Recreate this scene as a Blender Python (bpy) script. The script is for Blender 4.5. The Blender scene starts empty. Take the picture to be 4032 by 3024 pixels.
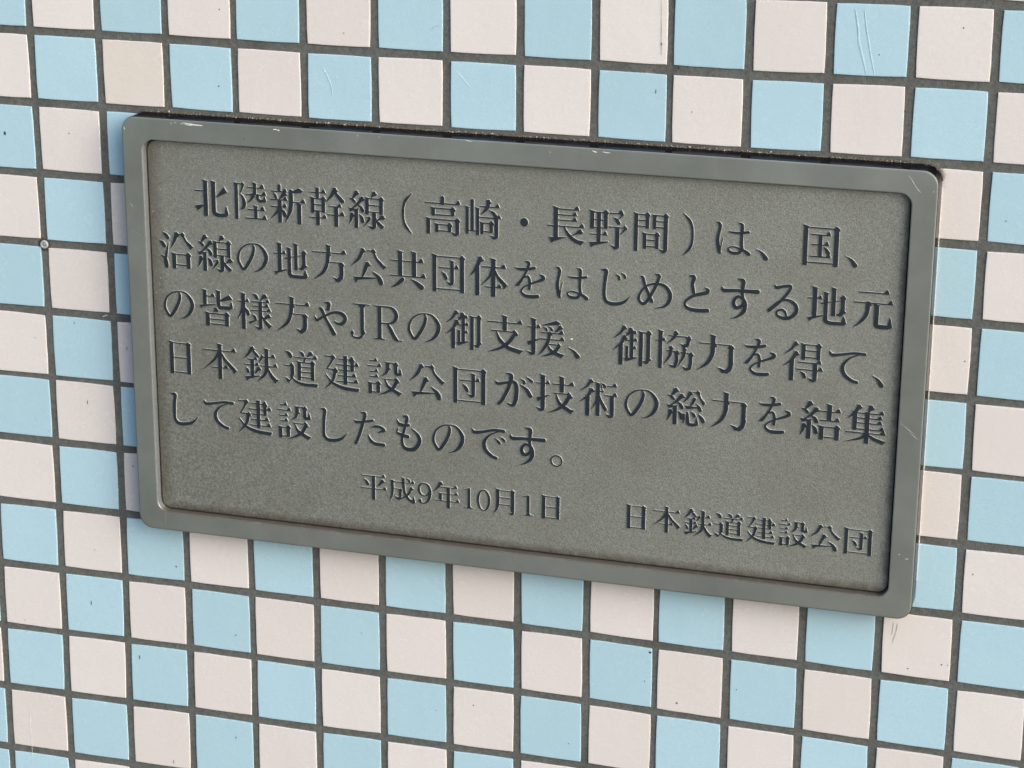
# A raised-letter metal plaque with a plain rim on a wall of pale blue and pink mosaic tiles.
import bpy, bmesh, math, random
import numpy as np
from mathutils import Matrix, Vector
from mathutils.geometry import delaunay_2d_cdt

SC = bpy.context.scene
H0 = 1.30                                   # height of the wall origin above the ground

def W(x, y, z=0.0):                         # wall frame (x right, y up, z out of the wall, metres) -> world
    return Vector((x, -z, y + H0))

# ------------------------------------------------------------------ camera
CAMP = (0.44451456, 0.50145806, 1.40419815)
CAMR = ((0.9568000774941395, 0.005914961645465823, -0.29068647188323554),
        (-0.09441959637744621, 0.9519258855495096, -0.29141387791366713),
        (0.2749882752538925, 0.30627132031826654, 0.9113612493536017))
cam = bpy.data.cameras.new('camera')
cam.sensor_width = 36.0
cam.lens = 9000.0 / 4032.0 * 36.0
cam.clip_start, cam.clip_end = 0.01, 100.0
cam_o = bpy.data.objects.new('camera', cam)
SC.collection.objects.link(cam_o)
ax = [Vector((r[0], -r[2], r[1])) for r in CAMR]
cp = W(*CAMP)
cam_o.matrix_world = Matrix(((ax[0].x, ax[1].x, ax[2].x, cp.x), (ax[0].y, ax[1].y, ax[2].y, cp.y),
                             (ax[0].z, ax[1].z, ax[2].z, cp.z), (0, 0, 0, 1)))
SC.camera = cam_o

# ------------------------------------------------------------------ light: a bright, hazy sky from the right
SUN = Vector((0.80, -0.50, 0.48)).normalized()          # towards the sun, world axes
el = math.asin(SUN.z)
wd = bpy.data.worlds.new('World'); SC.world = wd; wd.use_nodes = True
nt = wd.node_tree; nt.nodes.clear()
sky = nt.nodes.new('ShaderNodeTexSky'); sky.sky_type = 'NISHITA'; sky.sun_disc = False
sky.sun_elevation = el
sky.sun_rotation = math.atan2(SUN.x, SUN.y)
sky.air_density = 0.85; sky.dust_density = 3.2; sky.ozone_density = 1.3
bg = nt.nodes.new('ShaderNodeBackground'); bg.inputs[1].default_value = 0.15
ow = nt.nodes.new('ShaderNodeOutputWorld')
nt.links.new(sky.outputs[0], bg.inputs[0]); nt.links.new(bg.outputs[0], ow.inputs[0])
sl = bpy.data.lights.new('sun', 'SUN'); sl.energy = 1.0; sl.angle = math.radians(58); sl.color = (1.0, 0.998, 0.99)
so = bpy.data.objects.new('sun', sl); SC.collection.objects.link(so)
so.rotation_euler = SUN.to_track_quat('Z', 'Y').to_euler()
SC.view_settings.view_transform = 'Standard'; SC.view_settings.look = 'None'
SC.view_settings.exposure = 0.87; SC.view_settings.gamma = 1.0

rnd = random.Random(7)

# ------------------------------------------------------------------ materials
class Mat:
    def __init__(s, name, rough=0.5, metal=0.0, spec=0.5):
        s.m = bpy.data.materials.new(name); s.m.use_nodes = True; s.t = s.m.node_tree; s.N = s.t.nodes; s.L = s.t.links
        s.b = s.N['Principled BSDF']
        s.b.inputs['Roughness'].default_value = rough; s.b.inputs['Metallic'].default_value = metal
        s.b.inputs['Specular IOR Level'].default_value = spec
        s.tc = s.N.new('ShaderNodeTexCoord'); s.co = s.tc.outputs['Object']
    def jitter(s):                                        # shift the texture space by the object's own random number
        oi = s.N.new('ShaderNodeObjectInfo'); v = s.N.new('ShaderNodeVectorMath'); v.operation = 'MULTIPLY_ADD'
        cx = s.N.new('ShaderNodeCombineXYZ')
        for i in range(3): s.L.new(oi.outputs['Random'], cx.inputs[i])
        s.L.new(cx.outputs[0], v.inputs[0]); v.inputs[1].default_value = (37.1, 11.7, 23.3); s.L.new(s.co, v.inputs[2])
        s.co = v.outputs[0]; s.rand = oi.outputs['Random']; return s
    def stretch(s, v3):
        v = s.N.new('ShaderNodeVectorMath'); v.operation = 'MULTIPLY'; s.L.new(s.co, v.inputs[0]); v.inputs[1].default_value = v3
        return v.outputs[0]
    def noise(s, scale, detail=3, rough=.55, co=None):
        n = s.N.new('ShaderNodeTexNoise'); n.inputs['Scale'].default_value = scale; n.inputs['Detail'].default_value = detail
        n.inputs['Roughness'].default_value = rough; s.L.new(co or s.co, n.inputs['Vector']); return n.outputs['Fac']
    def vor(s, scale, out='Distance', co=None):
        n = s.N.new('ShaderNodeTexVoronoi'); n.inputs['Scale'].default_value = scale; s.L.new(co or s.co, n.inputs['Vector']); return n.outputs[out]
    def rng(s, v, a, b, c=0.0, d=1.0):
        n = s.N.new('ShaderNodeMapRange'); s.L.new(v, n.inputs[0])
        for i, q in enumerate((a, b, c, d)): n.inputs[i + 1].default_value = q
        return n.outputs[0]
    def math(s, op, a, b=None):
        n = s.N.new('ShaderNodeMath'); n.operation = op
        for i, q in enumerate((a, b)):
            if q is None: continue
            if isinstance(q, (int, float)): n.inputs[i].default_value = q
            else: s.L.new(q, n.inputs[i])
        return n.outputs[0]
    def mix(s, f, a, b, blend='MIX'):
        n = s.N.new('ShaderNodeMix'); n.data_type = 'RGBA'; n.blend_type = blend
        if isinstance(f, (int, float)): n.inputs[0].default_value = f
        else: s.L.new(f, n.inputs[0])
        for i, q in ((6, a), (7, b)):
            if isinstance(q, tuple): n.inputs[i].default_value = (*q, 1)
            else: s.L.new(q, n.inputs[i])
        return n.outputs[2]
    def xyz(s):
        n = s.N.new('ShaderNodeSeparateXYZ'); s.L.new(s.tc.outputs['Object'], n.inputs[0]); return n.outputs
    def color(s, c):
        if isinstance(c, tuple): s.b.inputs['Base Color'].default_value = (*c, 1)
        else: s.L.new(c, s.b.inputs['Base Color'])
        return s
    def roughness(s, v): s.L.new(v, s.b.inputs['Roughness']); return s
    def bump(s, h, dist, strength=1.0):
        n = s.N.new('ShaderNodeBump'); n.inputs['Strength'].default_value = strength; n.inputs['Distance'].default_value = dist
        s.L.new(h, n.inputs['Height'])
        if s.b.inputs['Normal'].is_linked: s.L.new(s.b.inputs['Normal'].links[0].from_socket, n.inputs['Normal'])
        s.L.new(n.outputs[0], s.b.inputs['Normal']); return s

def tile_mat(name, base, alt, dirt):
    m = Mat(name, .3, 0, .5).jitter()
    c = m.mix(m.rng(m.noise(28, 1), .2, .8), base, alt)
    c = m.mix(m.rng(m.rand, 0, 1, 0, .35), c, alt)
    c = m.mix(m.rng(m.math('FRACT', m.math('MULTIPLY', m.rand, 17.3)), 0, 1, 0, .16), c, dirt)
    n = m.noise(1300, 2, .8); c = m.mix(m.rng(n, .35, .75, .0, .30), c, dirt)
    st = m.noise(60, 4, .6, m.stretch((1, 1, .25)))        # faint vertical runs of grime
    c = m.mix(m.rng(st, .5, 1.0, 0, .10), c, dirt)
    sp = m.rng(m.vor(165), .0, .045, 1, 0)                 # sparse dark pinholes in the glaze
    gate = m.rng(m.noise(60, 1), .60, .64)
    c = m.mix(m.math('MULTIPLY', m.math('MULTIPLY', sp, gate), .75), c, (.06, .055, .05))
    m.color(c); m.roughness(m.rng(m.noise(90, 3), .3, .7, .16, .32))
    m.bump(m.noise(260, 2), .00016, .45); m.bump(m.noise(30, 2), .0009, .25)
    return m.m
M = {}
M['cream'] = None
M['blue'] = tile_mat('pale_blue_glaze', (.385, .585, .690), (.412, .605, .700), (.20, .33, .36))
M['pink'] = tile_mat('pale_pink_glaze', (.632, .624, .622), (.650, .645, .638), (.42, .36, .31))

M['cream'] = tile_mat('yellowed_pink_glaze', (.632, .623, .612), (.625, .614, .592), (.42, .36, .27))

m = Mat('grout', .9, 0, .25)
c = m.mix(m.rng(m.noise(500, 5, .7), .3, .72), (.066, .072, .070), (.138, .146, .138))
c = m.mix(m.rng(m.noise(30, 3), .5, .75, 0, .5), c, (.050, .046, .038))
c = m.mix(m.rng(m.noise(75, 4, .65), .60, .80, 0, .45), c, (.22, .22, .20)); c = m.mix(m.rng(m.vor(150), 0, .10, .8, 0), c, (.035, .034, .030))
m.color(c); m.bump(m.noise(900, 4, .7), .0006, .8); m.bump(m.noise(120, 2), .001, .4); M['grout'] = m.m

m = Mat('brushed_rim_metal', .50, .55, .5)
n = m.noise(26, 4, .6)
c = m.mix(m.rng(n, .3, .7), (.205, .232, .212), (.258, .290, .268))
c = m.mix(m.rng(m.noise(2600, 2, .7), .3, .8, 0, .30), c, (.16, .17, .155))
c = m.mix(m.rng(m.noise(7, 4, .65), .50, .80, 0, .35), c, (.185, .185, .155))
m.color(c); m.roughness(m.rng(m.noise(18, 4), .3, .7, .46, .60)); m.bump(m.noise(1500, 3, .6), .00006, .5); M['rim'] = m.m

m = Mat('polished_dark_edge', .13, 1.0, .5); m.color(m.mix(m.rng(m.noise(200, 4), .5, .8, 0, .6), (.085, .085, .093), (.14, .13, .12))); m.b.inputs['Specular Tint'].default_value = (.42, .42, .46, 1)
m.roughness(m.rng(m.noise(60, 3), .3, .7, .10, .24)); M['edge'] = m.m

m = Mat('polished_bevel', .32, .3); X = m.xyz()
c = m.mix(m.rng(m.noise(300, 3), .4, .8, 0, .6), (.22, .24, .25), (.15, .16, .16))
c = m.mix(m.math('MULTIPLY', m.rng(X[2], -.0822, -.0840, 0, .7), m.rng(m.noise(130, 4, .6), .25, .5, .5, 1)), c, (.105, .078, .045)); m.color(c); M['bevel'] = m.m

m = Mat('etched_panel_metal', .52, .55, .5)
X = m.xyz()
c = m.mix(m.rng(m.noise(800, 4, .8), .28, .72), (.160, .172, .150), (.385, .408, .368))
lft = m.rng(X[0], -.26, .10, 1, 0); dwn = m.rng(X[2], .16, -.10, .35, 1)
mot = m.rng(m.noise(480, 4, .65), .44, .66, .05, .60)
c = m.mix(m.math('MULTIPLY', mot, m.math('MULTIPLY', m.math('ADD', lft, .12), dwn)), c, (.082, .086, .068))  # dark mottling, plus the metal's dimmer reflection at lower left put into the colour
c = m.mix(m.rng(m.noise(14, 4, .6), .45, .75, 0, .30), c, (.150, .140, .105))
# brown grime gathered along the right and lower borders
gn = m.noise(160, 4, .6)
er = m.rng(m.math('ADD', X[0], m.rng(gn, 0, 1, -.004, .004)), .2765, .2825, 0, .8)
eb = m.rng(m.math('ADD', X[2], m.rng(gn, 0, 1, -.003, .003)), -.0770, -.0835, 0, .75)
el_ = m.rng(m.math('ADD', X[0], m.rng(gn, 0, 1, -.004, .004)), -.2235, -.2352, 0, .6)
ed = m.math('MAXIMUM', m.math('MAXIMUM', er, eb), el_)
c = m.mix(ed, c, (.060, .040, .022))
# bright pin specks
sp = m.math('MULTIPLY', m.rng(m.vor(260), .05, .17, 1, 0), m.rng(m.noise(150, 1), .54, .60))
c = m.mix(m.math('MULTIPLY', sp, m.math('ADD', m.math('MULTIPLY', lft, .7), .2)), c, (.55, .55, .50))
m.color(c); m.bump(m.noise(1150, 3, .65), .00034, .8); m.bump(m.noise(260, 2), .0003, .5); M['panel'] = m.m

m = Mat('dark_letter_paint', .42, 0, .5)
wear = m.rng(m.noise(1500, 4, .7), .70, .80)
c = m.mix(m.rng(m.noise(300, 3), .3, .8), (.010, .017, .025), (.022, .031, .040)); c = m.mix(m.math('MULTIPLY', wear, .8), c, (.35, .36, .34))
m.color(c); m.bump(m.noise(1800, 3), .0001, .5); M['paint'] = m.m
m = Mat('bare_letter_flank', .35, .3); m.color((.43, .45, .44)); M['flank'] = m.m

m = Mat('old_sealant', .8, 0, .3)
c = m.mix(m.rng(m.noise(420, 5, .7), .35, .7), (.050, .045, .035), (.15, .135, .105))
m.color(c); m.bump(m.noise(700, 4, .7), .0008, .8); M['sealant'] = m.m
def plain(name, col, rough=.6, metal=0.0):
    m = Mat(name, rough, metal); m.color(m.mix(m.rng(m.noise(900, 3, .7), .3, .7), tuple(q * .8 for q in col), tuple(min(1, q * 1.15) for q in col))); return m.m
M['pale_sealant'] = plain('pale_sealant', (.50, .48, .46), .8)
M['crumb'] = plain('pale_crumbs', (.42, .36, .26), .9)
M['scratch'] = plain('bright_scratch', (.72, .74, .70), .4)
M['faint'] = plain('faint_scratch', (.27, .285, .26), .4, .5)
M['speck'] = plain('dark_grime', (.05, .045, .04), .8)
M['rust'] = plain('rust', (.24, .11, .035), .85)
M['rustpale'] = plain('thin_rust', (.52, .40, .28), .7)
M['glaze_run'] = plain('pale_glaze_run', (.405, .615, .712), .35)
M['drip'] = plain('drip_stain', (.47, .44, .41), .7)
M['plug'] = plain('grey_plastic', (.34, .36, .37), .5)
M['dust'] = plain('grey_lint', (.20, .19, .17), 1.0)
M['smear'] = plain('grey_smear', (.20, .36, .42), .6)

# ------------------------------------------------------------------ mesh helpers
def obj(name, verts, faces, mats, parent=None, midx=None, loc=None, smooth=False):
    me = bpy.data.meshes.new(name); me.from_pydata([tuple(v) for v in verts], [], faces)
    for q in (mats if isinstance(mats, (list, tuple)) else [mats]): me.materials.append(q)
    if midx is not None: me.polygons.foreach_set('material_index', midx)
    if smooth: me.polygons.foreach_set('use_smooth', [True] * len(me.polygons))
    me.update()
    o = bpy.data.objects.new(name, me); SC.collection.objects.link(o)
    if parent: o.parent = parent
    if loc is not None: o.location = loc
    return o
def empty(name, loc=(0, 0, 0)):
    o = bpy.data.objects.new(name, None); SC.collection.objects.link(o); o.location = loc; o.empty_display_size = .05; return o

# ------------------------------------------------------------------ the tiled wall
wall = empty('tiled_wall', W(0, 0))
wall['label'] = 'wall of small pale blue and pale pink square tiles in a checkerboard with grey grout'
wall['category'] = 'wall'
P = 0.05
CO = dict(zip(range(-1, 14), [-1.976, -0.86, 0.233, 0.185, 0.256, 0.404, 0.467, 0.32, 0.44, 0.247, -0.585, -0.542, 0.02, 0.557, 0.834]))
RO = dict(zip(range(-1, 12), [-0.904, -0.974, -0.268, -0.261, -0.47, -0.496, -0.043, 0.713, 0.635, 1.149, 1.051, 0.801, -0.933]))
RES = np.array([(0, 0, -0.91, 1.21), (1, 0, -0.61, 0.81), (2, 0, 0.15, 0.56), (0, 1, -0.05, 0.23), (1, 1, 0.33, -0.07), (11, 0, -0.42, -0.47), (12, 0, -0.55, 0.42), (13, 0, -0.05, 0.92), (13, -1, -0.41, -0.32), (6, 0, -0.44, -0.36), (7, 0, -0.49, -0.17), (8, 0, -0.66, -0.17), (-1, 9, -0.38, -1.71), (0, 9, -0.85, -1.04), (1, 9, -0.67, -0.24), (2, 9, 0.14, 0.55), (-1, 10, -1.0, -2.09), (0, 10, -1.35, -1.71), (1, 10, -1.5, -0.96), (2, 10, -0.59, -0.12), (-1, 11, -1.08, -1.03), (0, 11, -1.43, -0.6), (1, 11, -2.26, -0.07), (0, 4, 0.88, 0.01), (0, 5, 0.73, 0.13), (0, 6, 0.72, 0.16), (1, 4, 1.11, 0.44), (1, 5, 0.92, 0.49), (1, 6, 0.63, 0.61), (6, 9, 0.47, 1.08), (7, 9, 0.48, 1.59), (8, 9, 0.37, 1.44), (7, 8, 0.22, 1.13), (8, 8, 0.27, 1.17), (6, 10, 0.48, 0.95), (7, 10, 0.62, 1.48), (8, 10, 0.71, 1.3), (12, 8, 0.12, -0.73), (13, 8, 0.87, -1.31), (12, 9, 0.69, -0.85), (13, 9, 1.06, -1.35), (13, 3, -0.44, -0.26), (13, 4, -0.3, -0.39), (3, 0, -0.33, -0.14), (4, 0, -0.41, -0.53), (5, 0, -0.45, -0.51), (9, 0, -0.45, -0.87), (10, 0, -0.27, -1.25), (3, 9, 0.62, 0.55), (4, 9, 0.63, 0.35), (5, 9, 0.52, 0.88), (3, 10, -0.0, 0.05), (4, 10, 0.09, -0.02), (5, 10, 0.48, 0.75), (9, 8, 0.14, 0.28), (10, 8, -0.16, 0.2), (11, 8, -0.12, -0.1), (9, 9, 0.13, 0.45), (10, 9, 0.2, -0.16), (11, 9, 0.58, -0.48), (0, 2, 0.13, 0.03), (1, 2, 0.66, 0.29), (0, 3, 0.83, 0.05), (1, 3, 1.03, 0.24), (0, 7, 0.34, 0.26), (1, 7, 0.4, 0.8), (0, 8, -0.21, -0.45), (1, 8, 0.08, 0.14), (2, 8, 0.65, 0.71), (13, 1, -0.29, -0.21), (13, 2, -0.33, -0.3), (13, 5, 0.09, -0.33), (13, 6, -0.09, -0.11), (13, 7, 0.33, -0.43)], float)   # how far single joints wander from the even grid, mm (column, row, dx, dy)
def joint(i, j):
    x = (i - 6.5) * P + CO[max(-1, min(13, i))] / 1000; y = -(j - 5) * P + RO[max(-1, min(11, j))] / 1000
    w = np.exp(-((RES[:, 0] - i) ** 2 + (RES[:, 1] - j) ** 2) / (2 * .75 ** 2)); s = w.sum() + .05
    return x + (w * RES[:, 2]).sum() / s / 1000, y + (w * RES[:, 3]).sum() / s / 1000
VW = {3: .0048, 9: .0042, -1: .0054}; HW = {5: .0036, 9: .0050}
def tile_geo(i, j, r, seg=4):
    c = [joint(i, j), joint(i + 1, j), joint(i + 1, j + 1), joint(i, j + 1)]      # from the upper left, clockwise
    gl, gr = VW.get(i, .0055) / 2, VW.get(i + 1, .0055) / 2; gt, gb = HW.get(j, .0057) / 2, HW.get(j + 1, .0057) / 2
    j4 = [r.uniform(-.0003, .0003) for _ in range(8)]
    q = [(c[0][0] + gl + j4[0], c[0][1] - gt + j4[1]), (c[1][0] - gr + j4[2], c[1][1] - gt + j4[3]),
         (c[2][0] - gr + j4[4], c[2][1] + gb + j4[5]), (c[3][0] + gl + j4[6], c[3][1] + gb + j4[7])]
    cx, cy = sum(a for a, _ in q) / 4, sum(b for _, b in q) / 4
    ring = []
    for k in range(4):
        a, b = q[k], q[(k + 1) % 4]
        for s in range(seg):
            t = s / seg; jx = r.uniform(-.00011, .00011) if s else 0; jy = r.uniform(-.00011, .00011) if s else 0
            x, y = a[0] + (b[0] - a[0]) * t + jx, a[1] + (b[1] - a[1]) * t + jy
            if s == 0: x += (cx - x) * .012; y += (cy - y) * .012
            ring.append((x - cx, y - cy))
    tx, ty, dz = r.gauss(0, .0035), r.gauss(0, .0035), r.uniform(-.0001, .0001)
    n = len(ring); V, F = [], []
    for ins, z in ((.0, -.0030), (.0, -.00035), (.012, -.00006), (.05, .0)):
        for x, y in ring:
            X, Y = x * (1 - ins), y * (1 - ins); V.append((X, -(z + dz + tx * X + ty * Y), Y))
    for l in range(3):
        for k in range(n): F.append((l * n + k, (l + 1) * n + k, (l + 1) * n + (k + 1) % n, l * n + (k + 1) % n))
    F.append(tuple(3 * n + k for k in range(n)))
    return V, F, (cx, cy)
def colour(i, j):
    if (i, j) == (-2, 11): return 'blue'                  # one tile out of step in the lower left corner
    return 'blue' if (i + j) % 2 == 0 else 'pink'
I0, I1, J0, J1 = -3, 15, -3, 12
far_v, far_f, far_m = [], [], []
for i in range(-10, 22):
    for j in range(-8, 19):
        V, F, (cx, cy) = tile_geo(i, j, random.Random(i * 131 + j * 7 + 5))
        F = [f[::-1] for f in F]
        if I0 <= i <= I1 - 1 and J0 <= j <= J1 and not (3 <= i <= 10 and 3 <= j <= 5):
            o = obj('tile', V, F, M['cream' if (i, j) in ((1, 0), (6, -2)) else colour(i, j)], wall, loc=(cx, 0, cy))
            if (i, j) == (1, 0): o['label'] = 'pink tile with a yellowish stain above the upper left corner of the plaque'
            for k, pl in enumerate(o.data.polygons): pl.use_smooth = False
        elif not (3 <= i <= 10 and 3 <= j <= 5):
            b = len(far_v); far_v += [(x + cx, y, z + cy) for x, y, z in V]; far_f += [tuple(b + q for q in f) for f in F]
            far_m += [0 if colour(i, j) == 'blue' else 1] * len(F)
o = obj('outer_tiles', far_v, far_f, [M['blue'], M['pink']], wall, far_m); o['kind'] = 'stuff'
# grout bed: one gently uneven sheet, two millimetres behind the tile faces
gv, gf = [], []; nx, ny = 96, 84
for b in range(ny + 1):
    for a in range(nx + 1):
        gv.append((-.85 + 1.65 * a / nx, .0010 + rnd.uniform(-.00018, .00018), .68 - 1.40 * b / ny))
for b in range(ny):
    for a in range(nx): gf.append((b * (nx + 1) + a, (b + 1) * (nx + 1) + a, (b + 1) * (nx + 1) + a + 1, b * (nx + 1) + a + 1))
obj('grout_bed', gv, gf, M['grout'], wall, smooth=True)
obj('backing', [(x, y, z) for y in (.0035, .12) for x, z in ((-.85, -.72), (.80, -.72), (.80, .68), (-.85, .68))],
    [(0, 3, 2, 1), (4, 5, 6, 7), (0, 1, 5, 4), (1, 2, 6, 5), (2, 3, 7, 6), (3, 0, 4, 7)], M['grout'], wall)

# small marks lying on the tiles: (x, y, half width, half height, material)
def blob_verts(x, y, a, b, z, r, n=9, h=.00025, tilt=0.0):
    ring = []
    for k in range(n):
        t = 2 * math.pi * k / n; q = r.uniform(.7, 1.15)
        dx, dy = a * q * math.cos(t), b * q * math.sin(t)
        ring.append((x + dx * math.cos(tilt) - dy * math.sin(tilt), y + dx * math.sin(tilt) + dy * math.cos(tilt)))
    V = [(px, -z, py) for px, py in ring] + [(x, -(z + h), y)]
    return V, [(k, (k + 1) % n, n) for k in range(n)]
def blobs(name, lst, mat, parent, z, h=.00025, kind=None):
    V, F = [], []; r = random.Random(len(lst) * 3 + 1)
    for q in lst:
        v, f = blob_verts(q[0], q[1], q[2], q[3], z, r, h=h, tilt=q[4] if len(q) > 4 else 0.0); b = len(V); V += v; F += [tuple(b + k for k in g) for g in f]
    o = obj(name, V, F, mat, parent)
    if kind: o['kind'] = kind
    return o
def strip(name, pts, w, mat, parent, z, taper=True):
    V, F = [], []; n = len(pts)
    for k, (x, y) in enumerate(pts):
        a = pts[max(0, k - 1)]; b = pts[min(n - 1, k + 1)]; d = math.hypot(b[0] - a[0], b[1] - a[1]) or 1
        q = w * (.25 + .75 * math.sin(math.pi * (k + .5) / n)) if taper else w
        nx_, ny_ = -(b[1] - a[1]) / d * q / 2, (b[0] - a[0]) / d * q / 2
        V += [(x + nx_, -z, y + ny_), (x, -(z + .00008), y), (x - nx_, -z, y - ny_)]
    for k in range(n - 1):
        for s in range(2): F.append((k * 3 + s, k * 3 + s + 1, k * 3 + s + 4, k * 3 + s + 3))
    return obj(name, V, F, mat, parent)
blobs('grime_specks', [(-0.35044, 0.17681, 0.00087, 0.00164), (-0.30073, 0.18005, 0.00044, 0.00055), (-0.30463, 0.04303, 0.00044, 0.00055), (-0.33647, 0.02914, 0.00036, 0.00045), (-0.26431, 0.02794, 0.00029, 0.00145), (-0.29757, -0.01582, 0.00036, 0.002), (-0.26394, -0.06076, 0.00087, 0.00045), (-0.30329, -0.17281, 0.00036, 0.00182), (-0.29802, -0.1299, 0.00036, 0.00045), (-0.23315, -0.13483, 0.00058, 0.00073), (-0.26598, -0.21137, 0.00036, 0.00164), (-0.3591, -0.19394, 0.00036, 0.00045), (-0.18668, 0.21977, 0.00051, 0.00064), (-0.09609, 0.2603, 0.00036, 0.00055), (-0.18761, -0.18291, 0.00058, 0.00055), (-0.09014, -0.1681, 0.00044, 0.00045), (0.11517, 0.23419, 0.00029, 0.00164), (0.1299, 0.25043, 0.00095, 0.00109), (0.30527, 0.28435, 0.00044, 0.00055), (0.1211, -0.15393, 0.00102, 0.00091), (0.31844, -0.13561, 0.00051, 0.00055), (0.32242, -0.13542, 0.00036, 0.00045), (0.29641, -0.14146, 0.00051, 0.00055), (0.33889, 0.16687, 0.00036, 0.00045), (0.31987, 0.0744, 0.00051, 0.00045), (0.33438, -0.06914, 0.00044, 0.00055), (0.11788, -0.17619, 0.00044, 0.00055), (-0.00613, -0.21266, 0.00044, 0.00055), (-0.03432, -0.22078, 0.00036, 0.00045), (0.13895, 0.22245, 0.00036, 0.00055), (0.25514, 0.26537, 0.00036, 0.00045), (-0.18444, 0.27144, 0.00044, 0.00055), (-0.1904, -0.26587, 0.00044, 0.00073), (0.18207, -0.17329, 0.00029, 0.00055), (0.27296, 0.2316, 0.00051, 0.00064), (-0.2418, -0.29384, 0.00029, 0.00182), (0.06429, -0.23205, 0.00036, 0.00045)], M['speck'], wall, .0002, kind='stuff')
blobs('brown_speck', [(0.14086, -0.18921, 0.001, 0.0008)], M['rust'], wall, .0002)
blobs('brown_speck', [(0.118, 0.26475, 0.0005, 0.0014)], M['rust'], wall, .0002)
strip('rust_streak', [(0.11743, 0.29536), (0.1176, 0.28583), (0.11781, 0.27787), (0.11786, 0.26987), (0.11803, 0.26346), (0.11794, 0.25783)], 0.00035, M['rustpale'], wall, 0.00022)
strip('rust_streak', [(0.11769, 0.27627), (0.11786, 0.26987), (0.11803, 0.26346), (0.11802, 0.25767)], 0.00028, M['rust'], wall, 0.00022)
strip('glaze_run', [(0.23919, 0.29261), (0.24166, 0.28107), (0.24262, 0.27174), (0.24546, 0.26249), (0.24783, 0.25318)], 0.0016, M['glaze_run'], wall, 0.00022)
strip('glaze_run', [(0.24482, 0.29211), (0.2464, 0.28287), (0.2483, 0.27361), (0.25021, 0.26432), (0.25283, 0.25346)], 0.0012, M['glaze_run'], wall, 0.00022)
strip('glaze_run', [(-0.01865, 0.24036), (-0.01517, 0.2364), (-0.01153, 0.23245), (-0.00892, 0.22927)], 0.0012, M['glaze_run'], wall, 0.00022)
strip('glaze_run', [(-0.1116, 0.23676), (-0.10811, 0.23103), (-0.10571, 0.22524), (-0.10458, 0.2185)], 0.001, M['glaze_run'], wall, 0.00022)
strip('white_scratch', [(-0.36012, -0.2647), (-0.36027, -0.27365), (-0.36032, -0.28432), (-0.36015, -0.295), (-0.36041, -0.31224)], 0.00022, M['scratch'], wall, 0.00022)
strip('drip_stain', [(0.28806, -0.11014), (0.28777, -0.11383), (0.28714, -0.11757), (0.28616, -0.12082), (0.28534, -0.12423)], 0.0009, M['drip'], wall, 0.00022)
strip('drip_stain', [(0.28537, -0.10995), (0.28499, -0.11512), (0.2847, -0.11882)], 0.0006, M['drip'], wall, 0.00022)
strip('glaze_run', [(-0.03509, 0.26546), (-0.03299, 0.26788), (-0.02986, 0.2687)], 0.0004, M['drip'], wall, 0.00022)
strip('white_scratch', [(-0.2709, -0.21061), (-0.27102, -0.21722)], 0.0002, M['scratch'], wall, 0.00022)
strip('white_scratch', [(-0.28197, 0.04976), (-0.27814, 0.05123)], 0.0005, M['scratch'], wall, 0.00022)

# wall plug in one joint left of the plaque
PX, PY = joint(0, 3); PX += .0002; PY -= .0008
def lathe(name, prof, mat, parent, cx, cy, n=28, jag=0.0):
    r = random.Random(3); V, F = [], []
    for rr, z in prof:
        for k in range(n):
            t = 2 * math.pi * k / n; q = rr * (1 + (r.uniform(-jag, jag) if rr > .002 else 0)); V.append((q * math.cos(t), -z, q * math.sin(t)))
    for l in range(len(prof) - 1):
        for k in range(n): F.append((l * n + k, l * n + (k + 1) % n, (l + 1) * n + (k + 1) % n, (l + 1) * n + k))
    F.append(tuple((len(prof) - 1) * n + k for k in range(n)))
    return obj(name, V, F, mat, parent, loc=(cx, 0, cy))
plug = lathe('wall_plug', [(.0030, -.002), (.0030, .0003), (.0026, .0009), (.0017, .0010), (.0012, .0004)], M['plug'], None, 0, 0)
plug.location = W(PX, PY); plug['label'] = 'small round grey plug set in a grout crossing left of the plaque'; plug['category'] = 'wall plug'
hole = lathe('plug_core', [(.0011, .0005), (.0007, .0009), (.0003, .0010)], M['faint'], plug, 0, 0)
lathe('hole_rim', [(.0049, -.0014), (.0044, -.00055), (.0034, -.0005), (.0031, -.0009)], M['speck'], wall, PX - .0004, PY - .0002, jag=.16)

# ------------------------------------------------------------------ the plaque
plaque = empty('plaque', W(0, 0))
plaque['label'] = 'grey metal plaque with rounded rim and raised dark Japanese lettering on the tiled wall'
plaque['category'] = 'plaque'
X0, X1, Y0, Y1 = -.2512, .2984, -.0990, .1992
def rrect(x0, x1, y0, y1, r, seg=12, nl=26, ns=14):
    pts = []
    for cx, cy, a0 in ((x1 - r, y1 - r, 0), (x0 + r, y1 - r, 90), (x0 + r, y0 + r, 180), (x1 - r, y0 + r, 270)):
        for k in range(seg + 1):
            t = math.radians(a0 + 90 * k / seg); pts.append((cx + r * math.cos(t), cy + r * math.sin(t)))
    return pts
def sweep(name, rings, mats, idx, parent, close=None):
    V, F, Mi = [], [], []; n = len(rings[0][0])
    for pts, z in rings: V += [(x, -z, y) for x, y in pts]
    for l in range(len(rings) - 1):
        for k in range(n): F.append((l * n + k, l * n + (k + 1) % n, (l + 1) * n + (k + 1) % n, (l + 1) * n + k)); Mi.append(idx[l])
    if close is not None: F.append(tuple((len(rings) - 1) * n + k for k in range(n))); Mi.append(close)
    return obj(name, V, F, mats, parent, Mi)
def off(o, r): return rrect(X0 + o, X1 - o, Y0 + o, Y1 - o, r)
ZF = .019
IX0, IX1, IY0, IY1 = -.2362, .2826, -.0848, .1838
def inn(o, r): return rrect(IX0 + o, IX1 - o, IY0 + o, IY1 - o, r)
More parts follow.
